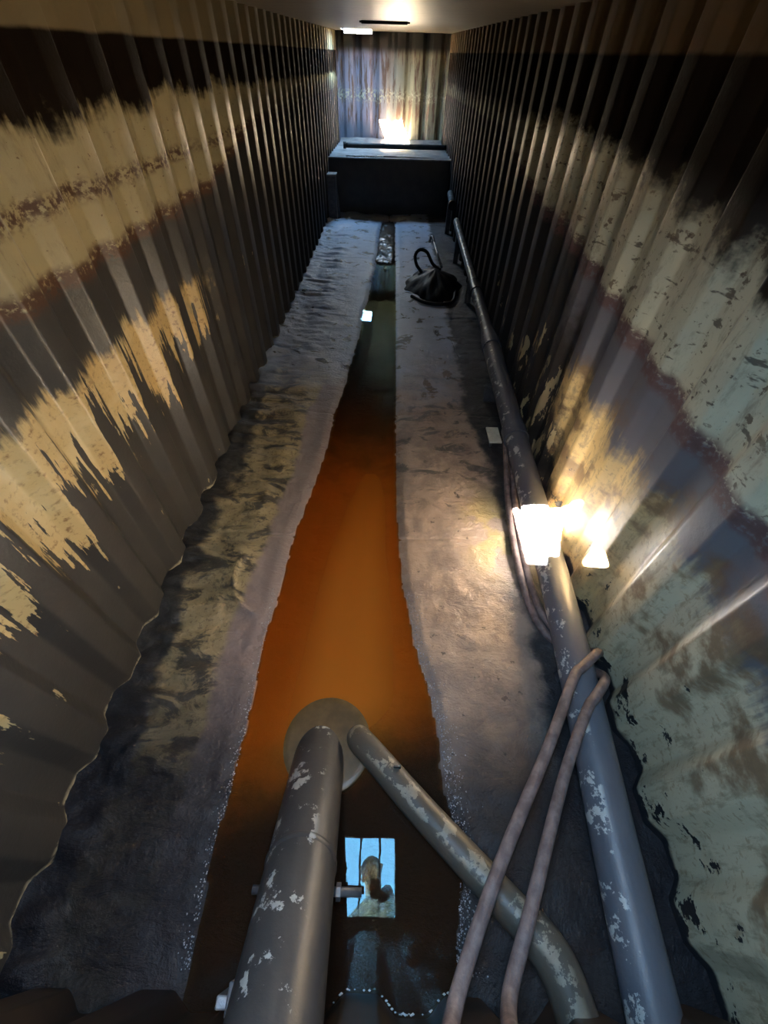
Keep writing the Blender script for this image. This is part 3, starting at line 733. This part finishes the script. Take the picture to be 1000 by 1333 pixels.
obj('drip_lip', box(HATCH_FAR[0] + 0.255, HATCH_FAR[1] - 0.0, yl - 0.002, yl + 0.008, zl - 0.05, zl), M['hatch'], hf)
cb_ = base('roof_stiffener', (-0.14, 7.6, roof_z(7.6)), 'dark flat bar fixed under the roof sheet before the far hatch', 'bar')
obj('flat_bar', box(-0.42, 0.13, 7.52, 7.64, roof_z(7.6) - 0.028, roof_z(7.6) + 0.003, 0.003), M['black'], cb_)
obj('flange', box(-0.45, 0.16, 7.64, 7.655, roof_z(7.6) - 0.015, roof_z(7.6) + 0.003), M['black'], cb_)

# ---------------------------------------------------------------- the photographer kneeling over the near hatch, mirrored in the water
M['skin'] = mat_plain('skin', (0.52, 0.30, 0.20), (0.46, 0.25, 0.16), 0.5, 20)
M['jacket'] = mat_plain('pale_work_jacket', (0.70, 0.69, 0.66), (0.60, 0.59, 0.56), 0.8, 10)
M['trousers'] = mat_plain('dark_work_trousers', (0.03, 0.035, 0.05), (0.05, 0.055, 0.07), 0.85, 10)
M['boots'] = mat_plain('brown_boots', (0.06, 0.04, 0.025), (0.09, 0.06, 0.04), 0.6, 10)
M['hair'] = mat_plain('dark_hair', (0.03, 0.022, 0.018), (0.05, 0.036, 0.028), 0.6, 40)
M['phone'] = mat_plain('black_phone', (0.015, 0.015, 0.018), (0.02, 0.02, 0.022), 0.25, 10)
def skin_body(name, verts, edges, mats, parent, sub=2):
    """verts: key -> (x, y, z, radius, material index); one continuous skinned surface"""
    keys = list(verts); ix = {k: i for i, k in enumerate(keys)}
    me = bpy.data.meshes.new(name); me.from_pydata([verts[k][:3] for k in keys], [(ix[a], ix[b]) for a, b in edges], [])
    tmp = bpy.data.objects.new('tmp_skin', me); COL.objects.link(tmp)
    md = tmp.modifiers.new('skin', 'SKIN'); md.use_smooth_shade = True
    if not me.skin_vertices: me.skin_vertices.new()
    for i, k in enumerate(keys):
        r = verts[k][3]; sv = me.skin_vertices[0].data[i]; sv.radius = (r, r); sv.use_root = (i == 0)
    sm = tmp.modifiers.new('sub', 'SUBSURF'); sm.levels = sub; sm.render_levels = sub
    dg = bpy.context.evaluated_depsgraph_get(); dg.update()
    new = bpy.data.meshes.new_from_object(tmp.evaluated_get(dg)); new.name = name
    bpy.data.objects.remove(tmp); 
    K = np.array([verts[k][:3] for k in keys]); RR = np.array([verts[k][3] for k in keys]); MI = [verts[k][4] for k in keys]
    off = wloc(parent)
    new.materials.clear()
    for mt in mats: new.materials.append(mt)
    for p in new.polygons:
        c = np.array(p.center); p.material_index = MI[int(np.argmin(np.linalg.norm(K - c, axis=1) - RR))]; p.use_smooth = True
    for v in new.vertices: v.co = v.co - off
    o = bpy.data.objects.new(name, new); COL.objects.link(o); o.parent = parent
    return o
pe = base('person', (0.22, -0.65, 2.31), 'person in a pale jacket kneeling over the open hatch, holding a phone down', 'person')
J, T_, S_, B_ = 0, 1, 2, 3
u = Vector((AX[0, 1], AX[1, 1], AX[2, 1])); rgt = Vector((AX[0, 0], AX[1, 0], AX[2, 0])); fwd = Vector((AX[0, 2], AX[1, 2], AX[2, 2]))
camp = Vector((0, 0, CAM_Z))
def ph(a, b, c): return camp + rgt * a + u * b - fwd * c       # right, along the phone, behind the lens
verts = {
 'pelvis': (0.220, -0.700, 2.70, 0.15, T_), 'waist': (0.160, -0.550, 2.78, 0.135, J), 'chest': (0.040, -0.310, 2.80, 0.15, J), 'upper': (-0.020, -0.190, 2.80, 0.115, J),
 'neck': (0.01, -0.12, 2.83, 0.055, S_), 'jaw': (0.005, -0.03, 2.845, 0.078, S_), 'skull': (-0.005, 0.06, 2.875, 0.092, S_), 'crown': (-0.03, 0.105, 2.90, 0.07, S_),
 'hip_r': (0.320, -0.650, 2.66, 0.10, T_), 'knee_r': (0.330, -0.350, 2.385, 0.068, T_), 'ank_r': (0.400, -0.730, 2.355, 0.048, T_), 'toe_r': (0.430, -0.880, 2.352, 0.045, B_),
 'hip_l': (0.130, -0.750, 2.66, 0.10, T_), 'knee_l': (0.060, -0.470, 2.385, 0.068, T_), 'ank_l': (0.160, -0.850, 2.355, 0.048, T_), 'toe_l': (0.200, -1.000, 2.352, 0.045, B_),
 'sh_r': (0.150, -0.19, 2.66, 0.075, J), 'el_r': (0.125, -0.06, 2.40, 0.048, J), 'cuff_r': (0.085, -0.098, 2.17, 0.036, J), 'wr_r': (0.078, -0.104, 2.135, 0.026, S_),
 'sh_l': (-0.17, -0.30, 2.82, 0.075, J), 'el_l': (-0.20, -0.47, 2.60, 0.048, J), 'cuff_l': (0.0, -0.475, 2.495, 0.036, J), 'wr_l': (0.045, -0.460, 2.48, 0.027, S_), 'pal_l': (0.075, -0.435, 2.468, 0.028, S_)}
edges = [('pelvis', 'waist'), ('waist', 'chest'), ('chest', 'upper'), ('upper', 'neck'), ('neck', 'jaw'), ('jaw', 'skull'), ('skull', 'crown'),
 ('pelvis', 'hip_r'), ('hip_r', 'knee_r'), ('knee_r', 'ank_r'), ('ank_r', 'toe_r'), ('pelvis', 'hip_l'), ('hip_l', 'knee_l'), ('knee_l', 'ank_l'), ('ank_l', 'toe_l'),
 ('upper', 'sh_r'), ('sh_r', 'el_r'), ('el_r', 'cuff_r'), ('cuff_r', 'wr_r'), ('upper', 'sh_l'), ('sh_l', 'el_l'), ('el_l', 'cuff_l'), ('cuff_l', 'wr_l'), ('wr_l', 'pal_l')]
def vv(k, v, r): verts[k] = (v.x, v.y, v.z, r, S_)
vv('pal_r', ph(0.060, 0.072, 0.026), 0.024); edges.append(('wr_r', 'pal_r'))
vv('heel_r', ph(0.055, 0.098, 0.022), 0.020); edges.append(('pal_r', 'heel_r'))
for i, (b, ln) in enumerate(((0.062, 0.9), (0.080, 1.0), (0.098, 0.95), (0.115, 0.75))):     # fingers close round the lens side of the phone
    vv('f%d0' % i, ph(0.054, b, 0.010), 0.0092); vv('f%d1' % i, ph(0.046, b + 0.002, -0.006), 0.0085)
    vv('f%d2' % i, ph(0.046 - 0.024 * ln, b + 0.003, -0.009), 0.0078); vv('f%d3' % i, ph(0.046 - 0.040 * ln, b + 0.004, -0.008), 0.007)
    edges += [('pal_r' if i < 2 else 'heel_r', 'f%d0' % i), ('f%d0' % i, 'f%d1' % i), ('f%d1' % i, 'f%d2' % i), ('f%d2' % i, 'f%d3' % i)]
vv('t0', ph(0.046, 0.060, 0.034), 0.0105); vv('t1', ph(0.024, 0.052, 0.030), 0.0095); vv('t2', ph(0.004, 0.050, 0.026), 0.0085)
edges += [('pal_r', 't0'), ('t0', 't1'), ('t1', 't2')]
for i, dx in enumerate((-0.024, -0.008, 0.008, 0.022)):
    c = Vector((0.092 + dx * 0.6, -0.405 - dx * 0.7, 2.462)); vv('g%d0' % i, c, 0.0092); vv('g%d1' % i, c + Vector((0.014, 0.026, -0.004)), 0.0085); vv('g%d2' % i, c + Vector((0.022, 0.042, -0.022)), 0.0078)
    edges += [('pal_l', 'g%d0' % i), ('g%d0' % i, 'g%d1' % i), ('g%d1' % i, 'g%d2' % i)]
vv('h0', Vector((0.055, -0.405, 2.46)), 0.010); vv('h1', Vector((0.052, -0.38, 2.45)), 0.009); edges += [('pal_l', 'h0'), ('h0', 'h1')]
skin_body('body', verts, edges, [M['jacket'], M['trousers'], M['skin'], M['boots']], pe, 2)
def ball(c, r, n=16, m_=10, cut=None):
    V, F = [], []
    for j in range(m_ + 1):
        t = math.pi * j / m_
        for k in range(n):
            a = 2 * math.pi * k / n; V.append((c[0] + r[0] * math.sin(t) * math.cos(a), c[1] + r[1] * math.sin(t) * math.sin(a), c[2] + r[2] * math.cos(t)))
    for j in range(m_):
        for k in range(n):
            k2 = (k + 1) % n; F.append((j * n + k, (j + 1) * n + k, (j + 1) * n + k2, j * n + k2))
    return V, F
obj('hair', ball((-0.012, 0.062, 2.925), (0.098, 0.105, 0.085), 20, 12), M['hair'], pe, True)
obj('nose', ball((-0.035, 0.06, 2.782), (0.014, 0.016, 0.018)), M['skin'], pe, True)
for e in ((-0.055, 0.085, 2.80), (-0.012, 0.105, 2.80)): obj('eye', ball(e, (0.011, 0.011, 0.009)), M['hair'], pe, True)
for e in ((-0.085, 0.0, 2.87), (0.075, 0.095, 2.87)): obj('ear', ball(e, (0.016, 0.022, 0.03)), M['skin'], pe, True)
obj('mouth', ball((0.0, 0.025, 2.772), (0.022, 0.012, 0.006)), M['boots'], pe, True)
phn = base('phone', tuple(ph(0, 0.06, 0.012)), 'black phone held lens down inside the open hatch', 'phone')
def pbox(a0, a1, b0, b1, c0, c1):
    V = [tuple(ph(a, b, c)) for a in (a0, a1) for b in (b0, b1) for c in (c0, c1)]
    return V, box(0, 1, 0, 1, 0, 1)[1]
obj('case', pbox(-0.020, 0.055 - 0.001, -0.020, 0.130, 0.006, 0.014), M['phone'], phn)
obj('screen', pbox(-0.017, 0.051, -0.016, 0.126, 0.014, 0.0146), M['phone'], phn)

# ---------------------------------------------------------------- wet grit with painted glints along the shores and a foam line at the near wall
rng = random.Random(9); V = []; F = []
OCT = [(1, 0, 0), (-1, 0, 0), (0, 1, 0), (0, -1, 0), (0, 0, 1), (0, 0, -1)]; OF = [(0, 2, 4), (2, 1, 4), (1, 3, 4), (3, 0, 4), (2, 0, 5), (1, 2, 5), (3, 1, 5), (0, 3, 5)]
for k in range(1500):
    y = -0.24 + 1.5 * rng.random() ** 1.3; right = rng.random() < 0.72
    x = float(np.interp(y, SH[:, 0], SH[:, 2 if right else 1])); off = abs(rng.gauss(0, 0.035 if right else 0.018)) + 0.004
    x = x + off if right else x - off
    h, _ = floor_h(np.array([x]), np.array([y])); r = rng.uniform(0.0012, 0.0038); k0 = len(V); a = rng.uniform(0, 6)
    for q in OCT:
        V.append((x + r * (q[0] * math.cos(a) - q[1] * math.sin(a)) * rng.uniform(0.7, 1.3), y + r * (q[0] * math.sin(a) + q[1] * math.cos(a)) * rng.uniform(0.7, 1.3), max(float(h[0]), 0.0) + r * (0.5 + q[2] * 0.8)))
    F += [tuple(i + k0 for i in f) for f in OF]
M['grit'] = mat_plain('glint_grit', (0.16, 0.15, 0.16), (0.55, 0.54, 0.58), 0.12, 60)  # pale tones painted on the grains stand for their glints
tag(obj('glint_grit', (V, F), M['grit']), 'wet grit coloured pale for painted glints, scattered along the edges of the orange water', 'grit', kind='stuff')
bits = []
prof = [q for q in corrugation(-0.14, 0.27, 0.03, -0.285, -0.335)]
for (u0, d0), (u1, d1) in zip(prof[:-1], prof[1:]):
    n_ = max(1, int(math.hypot(u1 - u0, d1 - d0) / 0.006))
    for k in range(n_):
        if rng.random() < 0.55: continue
        t = k / n_; x = u0 + (u1 - u0) * t; y = d0 + (d1 - d0) * t + 0.006 + rng.uniform(0, 0.004); r = rng.uniform(0.002, 0.0042)
        bits.append(([(x + q[0] * r * 1.6, y + q[1] * r, 0.001 + r * 0.5 * (q[2] + 0.6)) for q in OCT], OF))
tag(obj('foam_line', join(*bits), M['froth']), 'thin broken line of white foam where the water meets the near wall', 'foam', kind='stuff')
